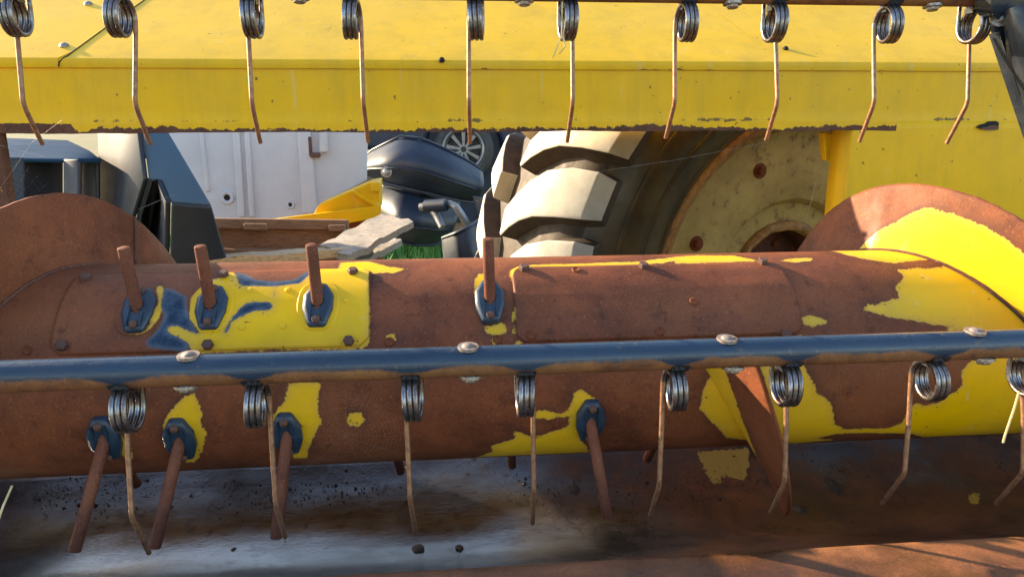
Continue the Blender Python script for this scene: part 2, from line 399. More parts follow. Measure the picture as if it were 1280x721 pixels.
# bolts
def hexmesh(name, mat, r=.008, h=.006, dome=False, sides=6, washer=0):
    m_ = MB()
    if washer: m_.lathe([(0, .0015), (washer, .0015), (washer, -.002)], 18)
    if dome: m_.lathe([(0.0001, h), (r*.5, h*.9), (r*.8, h*.6), (r, .0005), (r, -.003)], 18)
    else: m_.lathe([(0.0001, h), (r*.75, h), (r*.97, h*.8), (r, h*.55), (r, -.003)], sides)
    return m_.mesh(name, mat, True, 25)
B_SIL = hexmesh('bolt', 'bolt_steel', .0085, .005, True); B_RUS = hexmesh('bolt', 'bolt_rust', .0075, .006)
B_SM = hexmesh('bolt', 'bolt_rust', .0058, .004, True); B_NUT = hexmesh('nut', 'bolt_steel', .0088, .0065, False, 6, .013)
B_BIG = hexmesh('bolt_head', 'bolt_worn', .0080, .0042, True, 6, .0118); B_BLK = hexmesh('bolt', 'dark_hole', .006, .005, True)
sn = Vector((0, -SL, 1)).normalized()
def on_sheet(px, py, off=.0025):
    d = ray(px, py); # plane z = .1155+off + (y-BY)*SL
    t = (.1155+off-BY*SL)/(d.z-d.y*SL); return EYE+d*t
for (px, py) in ((80, 57), (110, 5)): link('bolt', B_SIL, header, frame(on_sheet(px, py), sn))
for (px, py) in ((552, 75),): link('bolt', B_BLK, header, frame(on_sheet(px, py, .001), sn))
link('bolt', B_BLK, header, frame(on_sheet(982, 61), sn))

# floor pan
LY, LZ = .695, -.656*.695                  # front lip of the pan
prof = [(.30, LZ-.075), (.38, LZ-.05), (.46, LZ-.031), (.54, LZ-.015), (.60, LZ-.006), (.66, LZ-.001), (LY-.01, LZ), (LY-.003, LZ-.0015), (LY+.001, LZ-.006), (LY+.006, LZ-.02), (LY+.035, LZ-.055), (.785, -.545)]
a0 = math.atan2(.815-1.075, .56-.35)
for t in np.linspace(-50, 88, 64):
    r_ = .298 if t > -30 else .298+.03*((-30-t)/20); prof.append((1.075+r_*math.sin(R(t)), -.3504-r_*math.cos(R(t))))
prof += [(1.40, -.30), (1.5, -.28)]
prof = [prof[i] for i in range(len(prof)) if i == 0 or True]
IS = next(i for i in range(13, len(prof)) if prof[i][0] > 1.25)
def pan_pt(px, py, lift=.004):
    d = ray(px, py); best = None
    for i in range(12, len(prof)-1):
        (y0, z0), (y1, z1) = prof[i], prof[i+1]
        den = (z1-z0)*d.y-(y1-y0)*d.z
        if abs(den) < 1e-9: continue
        t = ((z1-z0)*y0-(y1-y0)*z0)/den; s_ = (d.y*t-y0)/(y1-y0) if abs(y1-y0) > 1e-6 else (d.z*t-z0)/(z1-z0)
        if 0 <= s_ <= 1 and t > 0 and d.y*t > .9:
            nrm = Vector((0, -(z1-z0), (y1-y0))).normalized()
            if nrm.z < 0 and nrm.y > 0: nrm = -nrm
            if best is None or t < best[0]: best = (t, EYE+d*t+nrm*lift, nrm)
    return (best[1], best[2]) if best else None
m_ = MB(); rows = []
pan_x = np.arange(X0, X1, .007)
for x in pan_x:
    r_ = []
    inside = xl-.01 < x < xp+.01
    for i, (y, z) in enumerate(prof):
        if inside and y > 1.25 and i > 12: k_ = (i-IS)/(len(prof)-1-IS); y, z = 1.25+.27*k_, -.594+.012*k_
        d_ = nz((x, y*1.5, 0), 3.2, .006)+nz((x, y, 4), 9, .0035) if y > LY+.02 else nz((x, y, 2), 5, .0012)
        r_.append((x, y, zr(z)+d_))
    rows.append(r_)
m_.grid(rows)
def bare(v):
    x, y, z = v
    if y < LY+.008: return .6
    return (x-.02)*.8+abs(y-1.03)*.9-.28+(.25 if x < -.62 else 0)
m_.a['paint'] = [bare(v) for v in m_.v]
PANP = []
for pl in ([(870, 566), (935, 560), (936, 585), (928, 600), (905, 596), (893, 606), (886, 596)], [(1211, 620), (1224, 616), (1222, 630), (1213, 631)]):
    q = [pan_pt(*t, lift=0) for t in pl]
    if all(q): PANP.append([(t[0].x, t[0].y) for t in q])
m_.a['under'] = sdf([(v[0], v[1]) for v in m_.v], PANP)
o = m_.build('floor_pan', 'pan_steel', header, True, 60); s2 = o.modifiers.new('thickness', 'SOLIDIFY'); s2.thickness = .004; s2.offset = -1
# header legs to the ground
for x in (-1.0, 1.5):
    m_ = MB(); m_.box((x, 1.66, (H-.25)/2), (.09, .09, H-.25)); m_.box((x, 1.66, .015), (.25, .25, .03)); m_.box((x, 1.6, H-.12), (.1, .2, .3))
    m_.a['paint'] = [-.01]*len(m_.v); m_.a['under'] = [.05]*len(m_.v); m_.build('stand_leg', 'beam_paint', header)
for x in (-1.0, 1.5):
    m_ = MB(); m_.box((x, 1.25, H-.70), (.06, .75, .06)); m_.build('pan_bearer', 'rust', header)

# ================================================================== auger
auger = thing('auger', (0.2, AY, AZc-FR), 'rusty intake auger with patches of yellow paint, spiral flights and feeder fingers', 'auger')
def crop(ox, oy, s_, pts): return [(ox+x/s_, oy+y/s_) for x, y in pts]
K4 = lambda p: crop(0, 225, 2.977, p); K5 = lambda p: crop(425, 225, 2.977, p); K6 = lambda p: crop(850, 225, 2.977, p)
L1 = lambda p: crop(0, 430, 2.4767, p); L2 = lambda p: crop(425, 430, 2.4767, p); L3 = lambda p: crop(860, 400, 2.245, p)
G1 = lambda p: crop(130, 330, 4, p)
yel_px = [
    G1([(570, 80), (610, 50), (655, 50), (680, 110), (740, 115), (820, 122), (900, 112), (980, 105), (1030, 50), (1100, 25), (1325, 20), (1328, 390), (1290, 425), (1100, 432), (850, 428), (520, 445), (440, 440), (425, 400), (380, 370), (330, 350), (315, 325), (350, 308), (410, 315), (450, 345), (480, 350), (430, 270), (440, 170), (520, 95)]),
    G1([(270, 105), (300, 130), (305, 200), (280, 280), (240, 330), (190, 358), (120, 358), (75, 320), (70, 300), (130, 335), (190, 320), (260, 230)]),
    G1([(358, 205), (372, 193), (390, 200), (382, 218), (365, 218)]),
    K5([(0, 308), (100, 303), (190, 323), (260, 330), (200, 345), (110, 347), (0, 340)]),
    K5([(500, 370), (515, 350), (545, 348), (560, 400), (500, 450)]),
    K5([(532, 540), (560, 545), (600, 528), (622, 560), (590, 578), (545, 570)]),
    K5([(640, 465), (652, 470), (656, 570), (644, 572)]), K5([(652, 600), (675, 598), (684, 614), (655, 618)]), K5([(560, 590), (600, 592), (600, 612), (570, 614)]),
    K5([(170, 575), (205, 568), (208, 592), (178, 594)]), K5([(740, 620), (800, 612), (805, 625), (745, 630)]),
    K5([(632, 340), (650, 325), (690, 316), (960, 308), (1110, 303), (1280, 283), (1280, 300), (1150, 314), (960, 321), (690, 328), (655, 336), (642, 360), (636, 380)]),
    K6([(-20, 286), (60, 280), (200, 281), (300, 303), (100, 308), (-20, 312)]),
    K6([(368, 300), (420, 290), (490, 291), (492, 301), (430, 310)]),
    K6([(555, 258), (830, 255), (900, 262), (1050, 290), (1150, 360), (1280, 470), (1420, 640), (1420, 700), (1280, 570), (1130, 565), (980, 560), (1020, 545), (940, 540), (870, 525), (740, 505), (678, 480), (700, 465), (770, 455), (812, 440), (800, 400), (832, 360), (805, 335), (870, 330), (960, 325), (1010, 310), (960, 296), (870, 302), (800, 312), (700, 300), (620, 280)]),
    K6([(455, 512), (480, 504), (550, 520), (540, 540), (490, 545), (460, 535)]),
    K6([(430, 580), (450, 572), (465, 590), (440, 600)]),
    L1([(560, 168), (600, 150), (622, 190), (625, 250), (637, 270), (632, 330), (600, 367), (575, 367), (520, 285), (502, 255), (518, 215)]),
    L1([(898, 120), (992, 118), (985, 200), (997, 240), (960, 310), (950, 352), (910, 354), (880, 250), (838, 258), (845, 215), (880, 180)]),
    L1([(300, 232), (335, 226), (350, 250), (402, 310), (412, 352), (395, 362), (330, 280)]),
    L2([(708, 200), (725, 150), (745, 136), (792, 170), (802, 190), (745, 290), (775, 335), (600, 342), (420, 350), (475, 330), (465, 315), (540, 290), (538, 268), (600, 287), (700, 257), (712, 222), (640, 232), (605, 227), (603, 203), (640, 205), (690, 216)]),
    L2([(18, 228), (40, 212), (65, 210), (78, 232), (60, 255), (25, 250)]),
    L3([(70, 130), (105, 130), (125, 165), (150, 220), (175, 290), (185, 338), (110, 330), (75, 292), (33, 248), (38, 205), (58, 160)]),
    L3([(200, 120), (320, 118), (335, 150), (365, 205), (400, 230), (412, 290), (440, 305), (560, 302), (600, 290), (612, 262), (636, 232), (665, 238), (705, 230), (735, 208), (772, 185), (765, 140), (800, 110), (870, 95), (1050, 95), (1050, 312), (943, 315), (660, 328), (625, 317), (540, 316), (440, 317), (350, 330), (420, 336), (300, 346), (255, 340), (240, 250), (220, 190)]),
]
und_px = [
    G1([(650, 50), (700, 60), (760, 90), (860, 98), (960, 88), (1030, 40), (1035, 62), (985, 108), (900, 118), (860, 122), (858, 172), (850, 172), (848, 122), (770, 124), (690, 118), (670, 80)]),
    G1([(640, 270), (680, 225), (715, 200), (760, 195), (820, 192), (850, 208), (840, 238), (760, 240), (700, 265), (650, 290), (620, 345), (590, 350)]),
    G1([(300, 135), (340, 135), (410, 170), (415, 230), (440, 300), (480, 355), (430, 345), (380, 320), (330, 315), (320, 345), (390, 375), (430, 405), (420, 435), (330, 430), (230, 415), (215, 390), (280, 330), (310, 260), (280, 220)]),
]
def unroll(polys):
    out = []
    for pl in polys:
        q = [];
        for i, a in enumerate(pl):
            b = pl[(i+1) % len(pl)]
            for t in (0, .5): q.append((a[0]+(b[0]-a[0])*t, a[1]+(b[1]-a[1])*t))
        out.append([(lambda c: (c[0], c[1]*DR))(cyl(*p)) for p in q])
    return out
YP, UP = unroll(yel_px), unroll(und_px)
# patches on the side turned away
for i in range(26):
    x = random.uniform(-1, 1.5); ph = random.choice((random.uniform(1.85, 3.0), random.uniform(-3.0, -1.0))); n_ = 12
    YP.append([(x+random.uniform(.5, 1.2)*.07*math.cos(2*math.pi*j/n_), ph*DR+random.uniform(.5, 1.2)*.03*math.sin(2*math.pi*j/n_)) for j in range(n_)])
RUSTP = unroll([K6([(760, 462), (775, 458), (785, 466), (770, 472)])])
def coat(m_, only=None):
    P = [(v[0], math.atan2(v[2]-AZc, -(v[1]-AY))*DR) for v in m_.v]
    y = sdf(P, YP); r_ = sdf(P, RUSTP); u_ = sdf(P, UP); m_.a['paint'] = np.maximum(np.maximum(y, -r_), -u_-.001); m_.a['under'] = u_
DX0, DX1 = -1.2, 1.7
m_ = MB()
phs = list(np.linspace(R(-85), R(105), 112))+list(np.linspace(R(105), R(275), 40))[1:-1]
xs = list(np.arange(DX0, -.62, .03))+list(np.arange(-.62, .98, .004))+list(np.arange(.98, DX1, .03))
nphi = len(phs)
vs = [cp(x, p, DR+nz((x*1.2, math.cos(p), math.sin(p)), 2.2, .0007)) for x in xs for p in phs]
fs = [(i*nphi+j, i*nphi+(j+1) % nphi, (i+1)*nphi+(j+1) % nphi, (i+1)*nphi+j) for i in range(len(xs)-1) for j in range(nphi)]
fs += [tuple(range(nphi))[::-1], tuple((len(xs)-1)*nphi+j for j in range(nphi))]
m_.add(vs, fs); coat(m_); m_.build('drum', 'worn_paint', auger)
# cover plates bent round the drum
def cover(x0, x1, p0, p1, chop, r_=.1532):
    nx = int((x1-x0)/.004); np_ = int((p1-p0)*DR/.004); m_ = MB(); rows = []
    for i in range(nx+1):
        row = []
        for j in range(np_+1):
            p = p0+(p1-p0)*j/np_; d_ = min((p-p0), (p1-p))*DR; c_ = max(0, chop-d_)
            a, b = x0+c_, x1-c_; x = a+(b-a)*i/nx
            lip = .0008*max(0, 1-d_/.01)
            row.append(cp(x, p, r_+nz((x, p, 3), 9, .0006)-lip*.5))
        rows.append(row)
    m_.grid(rows); coat(m_); o_ = m_.build('cover_plate', 'worn_sheet', auger, True, 50)
    s2 = o_.modifiers.new('thickness', 'SOLIDIFY'); s2.thickness = .0032; s2.offset = -1; s2.use_even_offset = True
    return o_
pl1 = cover(-.494, -.0985, R(25), R(75.5), .012); pl2 = cover(.0965, .4925, R(24.5), R(73), .010)
def on_drum(px, py, r_=DR): x, p = cyl(px, py, r_); return frame(cp(x, p, r_), (0, -math.cos(p), math.sin(p)), (0, math.sin(p), math.cos(p)))
for px, py in ((279, 344), (260, 431), (436, 426), (441, 340), (107, 348), (78, 432)): link('bolt', B_RUS, pl1, on_drum(px, py, .1535))
for px, py in ((655, 336), (804, 333), (953, 328), (982, 418)): link('bolt', B_RUS, pl2, on_drum(px, py, .1535))
RV = MB().lathe([(.0001, .0009), (.0042, .0009), (.0052, .0016), (.0062, .0009), (.0064, -.002)], 16).mesh('rivet', 'rust', True, 60)
RVY = MB().lathe([(.0001, .0010), (.0032, .0012), (.0042, .0006), (.0044, -.002)], 14).mesh('rivet', 'yellow_paint', True, 60)
for px, py in ((664, 419), (825, 414), (720, 337), (867, 377)): link('rivet', RV, pl2, on_drum(px, py, .1536))
for px, py in ((312, 362), (360, 362), (302, 409), (354, 407), (433, 375)): link('rivet', RVY, pl1, on_drum(px, py, .1536))
for px, py in ((622, 424), (487, 427), (35, 438)): link('rivet', RV, auger, on_drum(px, py, .1503))
# finger guides
def guide_mesh():
    m_ = MB(); ol = [(.0085, .0335), (.0195, .013), (.0195, -.009), (.011, -.0335), (-.011, -.0335), (-.0195, -.009), (-.0195, .013), (-.0085, .0335)]
    ol = ol[::-1]
    def ring(s_, z): return [(x*s_, y*(s_*.5+.5) if s_ < 1 else y, z-(y/.0335)**2*.0036) for x, y in ol]
    L = [ring(1.0, -.003), ring(1.0, .005), ring(.90, .0085), ring(.42, .0100)]; n = 8
    m_.add([p for l in L for p in l], [(i*n+j, i*n+(j+1) % n, (i+1)*n+(j+1) % n, (i+1)*n+j) for i in range(3) for j in range(n)]+[tuple(3*n+j for j in range(n))])
    return m_.mesh('finger_guide', 'guide_plastic', True, 22)
GM = guide_mesh()
RIB = MB().box((0, 0, .0), (.0022, .030, .0022)).mesh('rib', 'guide_plastic', False)
SLOT = MB().lathe([(.0001, .0), (.0088, .0), (.0094, -.0012), (.0098, -.004)], 20).mesh('slot', 'dark_hole', True, 60)
def guide(px, py, tip, tip_y, upper, oval=False):
    M = on_drum(px, py, DR+.0035); 
    if oval:
        x, p = cyl(px, py); m_ = MB(); n = 30; ctr = cp(x, p, .1552)
        rg = [[cp(x+k_*.0275*math.copysign(abs(math.cos(t))**.7, math.cos(t)), p+k_*.039*math.copysign(abs(math.sin(t))**.8, math.sin(t))/DR, rr) for t in np.linspace(0, 2*math.pi, n, False)] for k_, rr in ((.5, .1552), (.95, .1550), (1, .1535), (1.001, .1515))]
        m_.add([ctr]+[q for r_ in rg for q in r_], [(0, 1+j, 1+(j+1) % n) for j in range(n)]+[(1+i*n+j, 1+i*n+(j+1) % n, 1+(i+1)*n+(j+1) % n, 1+(i+1)*n+j) for i in range(3) for j in range(n)])
        coat(m_)
        o_ = m_.build('mounting_plate', 'worn_sheet', auger)
    g_ = bevel(link('finger_guide', GM, auger, M), .0035, 3)
    for s_ in (-1, 1):
        if True: link('bolt', B_SM, g_, M @ Matrix.Translation((0, s_*.0258, .0066)))
        link('rib', RIB, g_, M @ Matrix.Translation((s_*.0085, -.014 if upper else .014, .0088)))
    base = M @ Vector((0, .001 if upper else -.004, -.03)); out = M @ Vector((0, .001 if upper else -.004, .0098))
    tipw = PY(*tip, tip_y); d_ = (tipw-out).normalized()
    link('slot', SLOT, g_, frame(out+M.to_3x3().col[2]*.0004, M.to_3x3().col[2]))
    m_ = MB(); r_ = .0076; m_.tube([out-d_*.03, out, out.lerp(tipw, .5), tipw-d_*.0025, tipw-d_*.0006, tipw], [r_, r_, r_*1.01, r_, r_*.92, r_*.7], 14)
    m_.build('finger', 'rust_rod', auger, True, 50)
ug = [((174, 387), (154, 309)), ((265, 384), (250, 307)), ((398, 381), (389, 305)), ((612, 376), (610, 298))]
for i, (g_, t_) in enumerate(ug): guide(*g_, t_, .952, True, i in (0, 1, 2))
lg = [((131, 549), (93, 689)), ((225, 550), (193, 685)), ((359, 543), (345, 673)), ((738, 526), (760, 648))]
for g_, t_ in lg: guide(*g_, t_, .885, False)
for (px, py) in ((172, 606), (501, 590), (640, 583), (808, 575)):
    t_ = PY(px, py, 1.17); x_ = t_.x; b_ = Vector((x_+(.02 if px > 700 else -.012), 1.10, AZc-.10)); m_ = MB(); d_ = (t_-b_).normalized()
    m_.tube([b_, b_.lerp(t_, .5), t_-d_*.002, t_], [.0076, .0076, .0076, .006], 14); m_.build('finger', 'rust_rod', auger, True, 50)
# flights
def flight(xf, pa, pb, paintf, lean, seams=()):
    n = int(abs(pb-pa)/R(1.2)); rr = np.linspace(DR-.002, FR, 22); m_ = MB(); rows = []; att = []
    for i in range(n+1):
        p = pa+(pb-pa)*i/n; row = []
        for r_ in rr:
            k_ = (r_-DR)/(FR-DR); ra = r_
            x = xf(p)+lean*(1-k_)+nz((p*2, k_*2, lean*50), 1.3, .003*k_)
            row.append(cp(x, p, ra+(nz((p*7, 1, 1), 2, .0012) if k_ > .98 else 0))); att.append(paintf(p, r_))
        rows.append(row)
    m_.grid(rows); m_.a['paint'] = att; m_.a['under'] = [1]*len(att)
    o_ = m_.build('flight', 'worn_paint', auger, True, 60); s2 = o_.modifiers.new('thickness', 'SOLIDIFY'); s2.thickness = .0045; s2.offset = 0
    return o_
def pB(p, r_):
    d = math.degrees(p); lim = .222 if d < 84 else .222-(d-84)*.0028
    return r_-max(lim, .15)
fB = lambda p: .712-(.00095 if p > R(100) else .0020)*(math.degrees(p)-100)
fC = lambda p: -.513+.00125*(math.degrees(p)-110)
fA = lambda p: .402-.0016*math.degrees(p)
flight(fB, R(205), R(-420), pB, -.03)
flight(fC, R(215), R(-300), lambda p, r_: .05, .014)
def pA(p, r_):
    d = math.degrees(p); return max(r_-(.186+.008*math.sin(p*3)), (d-14)*.002, (-52-d)*.002) if d > -70 else r_-.19
oA = flight(fA, R(20), R(-215), pA, -.034)
# weld beads along the root and one lapped seam on the left flight
m_ = MB(); m_.tube([cp(fB(p)-.033, p, DR+.001+nz((p*40, 0, 0), 3, .001)) for p in np.linspace(R(120), R(-40), 90)], .003, 6); m_.build('weld_bead', 'rust_dark', auger)
m_ = MB(); m_.tube([cp(fC(p)+.018, p, DR+.001+nz((p*40, 0, 0), 3, .001)) for p in np.linspace(R(120), R(-40), 90)], .003, 6); m_.build('weld_bead', 'rust_dark', auger)
ps = R(129); m_ = MB(); m_.tube([cp(fC(ps)+.014*(1-t)+.003, ps-.03*t, DR+t*(FR-DR)) for t in np.linspace(0, 1, 12)], .0022, 6); m_.build('weld_bead', 'rust_dark', auger)
# shaft stub ends
for x in (DX0-.06, DX1): m_ = MB(); m_.tube([(x, AY, AZc), (x+.06, AY, AZc)], .03, 20); m_.build('shaft', 'bolt_rust', auger)

# ================================================================== reel: two tine bars and the spider arm
def tine_mesh(leg_side, seed, ext=0):
    """local: origin at coil centre, bar above; wire down from the bar at the rear, four turns, leg down at the rear"""
    rw = .0031; rc = .0232; pitch = .0063; turns = 3; r_ = random.Random(seed); m_ = MB()
    w_ = pitch*turns; xs0 = -leg_side*w_/2   # anchor end
    dl = r_.uniform(-.003, .003); ln = r_.uniform(-.004, .004)
    coil = [Vector((xs0, rc, .030)), Vector((xs0, rc, .014))]
    n = 26*turns
    for i in range(n+1):
        a = -2*math.pi*i/n*turns; coil.append(Vector((xs0+leg_side*w_*i/n, rc*math.cos(a), rc*math.sin(a))))
    xe = coil[-1].x
    leg = [Vector((xe, rc, 0)), Vector((xe, rc-.001, -.012)), Vector((xe+dl*.3, rc-.009+ln*.5, -.055)), Vector((xe+dl*.6, rc-.017+ln, -.098-ext))]
    for t in np.linspace(0, 1, 9): leg.append(Vector((xe+dl*(.6+.1*t), rc-.0175+ln+.0075*t*t, -.100-.020*t-ext)))
    leg.append(Vector((xe+dl, rc+.017+ln, -.161-ext*1.35+dl)))
    m_.tube(coil, rw, 10, True, 0); m_.tube(leg, [rw*1.0]*(len(leg)-1)+[rw*.96], 10, True, 1)
    return m_.mesh('spring_tine', ['spring_steel', 'wire_rust'], True, 50)
def bar(name, y, z, rad, label, xs_, side0, bolts_top, bolts_bot, pyc, ext):
    b_ = thing(name, (.1, y, z-rad), label, 'reel bar')
    m_ = MB(); xx = list(np.arange(-1.15, 1.6, .012)); n = 40
    ctr = [PY(p, pyc, y).x for p in xs_]
    rows = [[(x, y-math.cos(a)*rad, z+math.sin(a)*rad) for a in np.linspace(0, 2*math.pi, n+1)] for x in xx]
    m_.grid(rows)
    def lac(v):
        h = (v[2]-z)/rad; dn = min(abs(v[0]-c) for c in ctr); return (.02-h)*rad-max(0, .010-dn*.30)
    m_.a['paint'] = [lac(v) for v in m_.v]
    for s_ in (xx[0], xx[-1]): m_.add([(s_, y-math.cos(a)*rad, z+math.sin(a)*rad) for a in np.linspace(0, 2*math.pi, n, False)], [tuple(range(n))]); m_.a['paint'] += [1]*n
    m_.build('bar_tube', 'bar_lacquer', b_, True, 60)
    for i, x in enumerate(ctr):
        sd = side0*(1 if i % 2 == 0 else -1)
        M = Matrix.Translation((x, y, z-rad-.0245)) @ Matrix.Rotation(random.uniform(-.06, .06), 4, 'X') @ Matrix.Rotation(random.uniform(-.07, .07), 4, 'Z') @ Matrix.Rotation(random.uniform(-.025, .025), 4, 'Y')
        link('spring_tine', tine_mesh(sd, i+int(y*100), ext), b_, M)
        c = MB(); c.grid([[(x+dx, y-math.cos(a)*(rad+.0022), z+math.sin(a)*(rad+.0022)) for a in np.linspace(R(-150), R(-25), 12)] for dx in (-.010, .010)])
        c.box((x, y+.006, z-rad-.004), (.016, .018, .008))
        o_ = c.build('tine_clip', 'black_lacquer', b_); 
    for p, q in bolts_top: 
        x = PY(p, q, y).x; link('bolt_head', B_BIG, b_, frame((x, y-.002, z+rad), (0, -.10, 1)))
    for p, q in bolts_bot:
        x = PY(p, q, y).x; link('nut', B_NUT, b_, frame((x, y-.002, z-rad), (0, -.1, -1)))
    return b_
LBY, LBZ, LBR = .79, H-.2627, .0172
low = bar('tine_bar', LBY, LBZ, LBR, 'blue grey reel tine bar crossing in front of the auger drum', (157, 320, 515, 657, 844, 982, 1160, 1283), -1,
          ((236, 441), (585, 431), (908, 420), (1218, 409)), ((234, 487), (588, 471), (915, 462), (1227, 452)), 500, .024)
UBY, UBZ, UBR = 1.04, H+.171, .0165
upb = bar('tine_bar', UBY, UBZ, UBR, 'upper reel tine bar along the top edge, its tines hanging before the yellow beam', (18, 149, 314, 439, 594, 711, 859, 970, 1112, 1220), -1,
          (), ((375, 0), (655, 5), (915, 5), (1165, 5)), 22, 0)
for b_ in (low, upb): b_['group'] = 'tine bars of the reel'
# spider arm at upper right: folded black plate
arm = thing('reel_arm', PY(1262, 60, 1.0), 'glossy black bolted reel arm slanting down at the upper right corner', 'reel arm')
q = [(1232, -60, 1.0), (1236, 10, 1.0), (1243, 45, 1.0), (1290, 185, 1.0), (1345, 185, 1.0), (1330, -60, 1.0)]
m_ = MB(); m_.prism([PY(*t) for t in q], (0, .006, 0)); bevel(m_.build('arm_plate', 'black_lacquer', arm), .002)
q = [(1243, 42, .995), (1249, 40, .985), (1297, 183, .985), (1291, 186, .995)]
m_ = MB(); m_.prism([PY(*t) for t in q], (0, .012, 0)); bevel(m_.build('edge_flange', 'black_lacquer', arm), .0015)
m_ = MB(); m_.tube([PY(1272, 10, .985), PY(1284, 60, .972), PY(1300, 120, .972)], [.018, .024, .02], 18); m_.build('pivot_boss', 'black_lacquer', arm)
m_ = MB(); m_.tube([PY(1238, -2, 1.02), PY(1262, -2, .99)], [.026, .03], 22); m_.build('bar_bushing', 'black_lacquer', arm)
link('nut', B_NUT, arm, frame(PY(1250, 22, .9985), (-.3, -1, .2)))
link('bolt', B_SIL, arm, frame(PY(1277, 85, .998), (0, -1, 0)))

# ================================================================== behind: tractor wheel
WC = PY(1012, 384, 2.30); WC.z = .90
beta = R(13); WS = 1.09; ax = Vector((-math.sin(beta), math.cos(beta), 0)).normalized()
xw = Vector((math.cos(beta), math.sin(beta), 0)); yv = ax.cross(xw)      # wheel frame: z = axle, pointing away
WMx = Matrix((xw, yv, ax)).transposed().to_4x4(); WMx.translation = WC; WMx = WMx @ Matrix.Diagonal((WS, WS, 1, 1))
wheel = thing('tractor_wheel', (WC.x, WC.y, 0), 'large tractor wheel with dusty tread lugs coloured pale as if sunlit and a tan rusted rim', 'tractor wheel')
prof_t = [(.525, .02), (.57, -.02), (.65, -.045), (.73, -.045), (.80, -.02), (.85, .03), (.875, .10), (.888, .20), (.892, .30), (.888, .40), (.875, .50), (.85, .57), (.80, .62), (.73, .645), (.65, .645), (.57, .62), (.525, .58)]
prof_t = [(a, b*1.1 if b > 0 else b) for a, b in prof_t]
m_ = MB(); m_.lathe(prof_t, 128, WMx); m_.mi = [1 if 4 <= k_//128 <= 11 else 0 for k_ in range(len(m_.f))]; m_.build('tyre', ['tyre_side', 'tyre_tread'], wheel)
for r_, z_, t_ in ((.62, -.038, .004), (.56, -.012, .005), (.70, -.046, .003)):
    m_ = MB(); m_.lathe([(r_+t_*2*math.cos(a), z_+t_*math.sin(a)) for a in np.linspace(0, 2*math.pi, 8, False)], 128, WMx, True); m_.build('sidewall_ring', 'tyre_side', wheel)
def lug_mesh(far):
    """tread bar from the middle groove out over the shoulder; local frame of the wheel"""
    m_ = MB(); L = []
    st = [(.255, -.125), (.20, -.085), (.14, -.045), (.08, -.012), (.02, .012), (-.028, .028), (-.052, .034)]
    rad = [.890, .888, .882, .868, .842, .806, .770]; hw = [.040, .046, .054, .062, .068, .068, .060]; hh = [.055, .056, .056, .056, .056, .050, .020]
    for (z, a), r_, w_, h_ in zip(st, rad, hw, hh):
        zz = .66-z if far else z; ring = []
        for (s_, hgt) in ((-1.22, -.02), (-1.02, h_*.92), (-.85, h_), (.85, h_), (1.02, h_*.92), (1.22, -.02)):
            an = a+s_*w_/.88; t_ = min(1, max(0, (.06-z)/.10)); rr = r_+hgt*(1-.45*t_); zo = -hgt*.7*t_*(1 if not far else -1) if hgt > 0 else 0
            ring.append((rr*math.cos(an), rr*math.sin(an), zz+zo))
        L.append(ring)
    n = 6; vs = [p for r_ in L for p in r_]
    fs = [(i*n+j, i*n+j+1, (i+1)*n+j+1, (i+1)*n+j) for i in range(len(L)-1) for j in range(n-1)]+[tuple(range(n)), tuple((len(L)-1)*n+j for j in range(n))]
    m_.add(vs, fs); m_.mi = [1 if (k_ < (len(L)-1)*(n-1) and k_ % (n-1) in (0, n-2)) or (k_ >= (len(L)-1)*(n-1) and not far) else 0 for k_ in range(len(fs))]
    return m_.mesh('lug', ['tyre_dust_sunlit', 'lug_side_shaded'], True, 50)
LG = [lug_mesh(False), lug_mesh(True)]; NL = 28
for far in (0, 1):
    for i in range(NL):
        a = 2*math.pi*(i+.5*far)/NL+.13
        bevel(link('lug', LG[far], wheel, WMx @ Matrix.Rotation(a+random.uniform(-.006, .006), 4, 'Z')), .02, 4)
m_ = MB(); m_.lathe([(.556, -.005), (.548, -.020), (.536, -.022), (.528, -.008), (.514, .006), (.503, .02), (.498, .05), (.480, .09), (.462, .10)], 128, WMx); m_.build('rim_flange', 'rim_rust', wheel)
m_ = MB(); m_.lathe([(.482, .090), (.455, .098), (.42, .096), (.36, .098), (.30, .105), (.265, .115), (.255, .128), (.248, .142), (.238, .146), (.20, .15), (.168, .154), (.160, .165)], 96, WMx); m_.build('wheel_disc', 'rim_paint', wheel)
m_ = MB(); m_.lathe([(.163, .16), (.158, .20), (.150, .26), (.0001, .27)], 64, WMx); m_.build('hub_recess', 'rust_dark', wheel)
m_ = MB(); m_.lathe([(.178+.016*math.cos(a), .148+.014*math.sin(a)) for a in np.linspace(0, 2*math.pi, 10, False)], 64, WMx, True)
m_.v = [tuple(Vector(v)+Vector((nz(v, 25, .008), nz(v, 22, .008), nz(v, 30, .008)))) for v in m_.v]; m_.build('hub_ring', 'rim_rust', wheel)
m_ = MB(); m_.lathe([(.0001, .16), (.05, .16), (.06, .17), (.065, .27)], 32, WMx); m_.build('hub_cap', 'rim_rust', wheel)
WB = MB().lathe([(.0001, .014), (.010, .014), (.014, .010), (.015, 0), (.026, -.002), (.027, -.012)], 16).mesh('wheel_bolt', 'rust', True, 40)
for i in range(8):
    a = 2*math.pi*i/8+R(112); zz = .094
    p = WMx @ Vector((.385*math.cos(a), .385*math.sin(a), zz)); link('wheel_bolt', WB, wheel, frame(p, -ax))
for i in range(8):
    a = 2*math.pi*(i+.5)/8; p = WMx @ Vector((.11*math.cos(a), .11*math.sin(a), .266)); link('wheel_bolt', WB, wheel, frame(p, -ax))

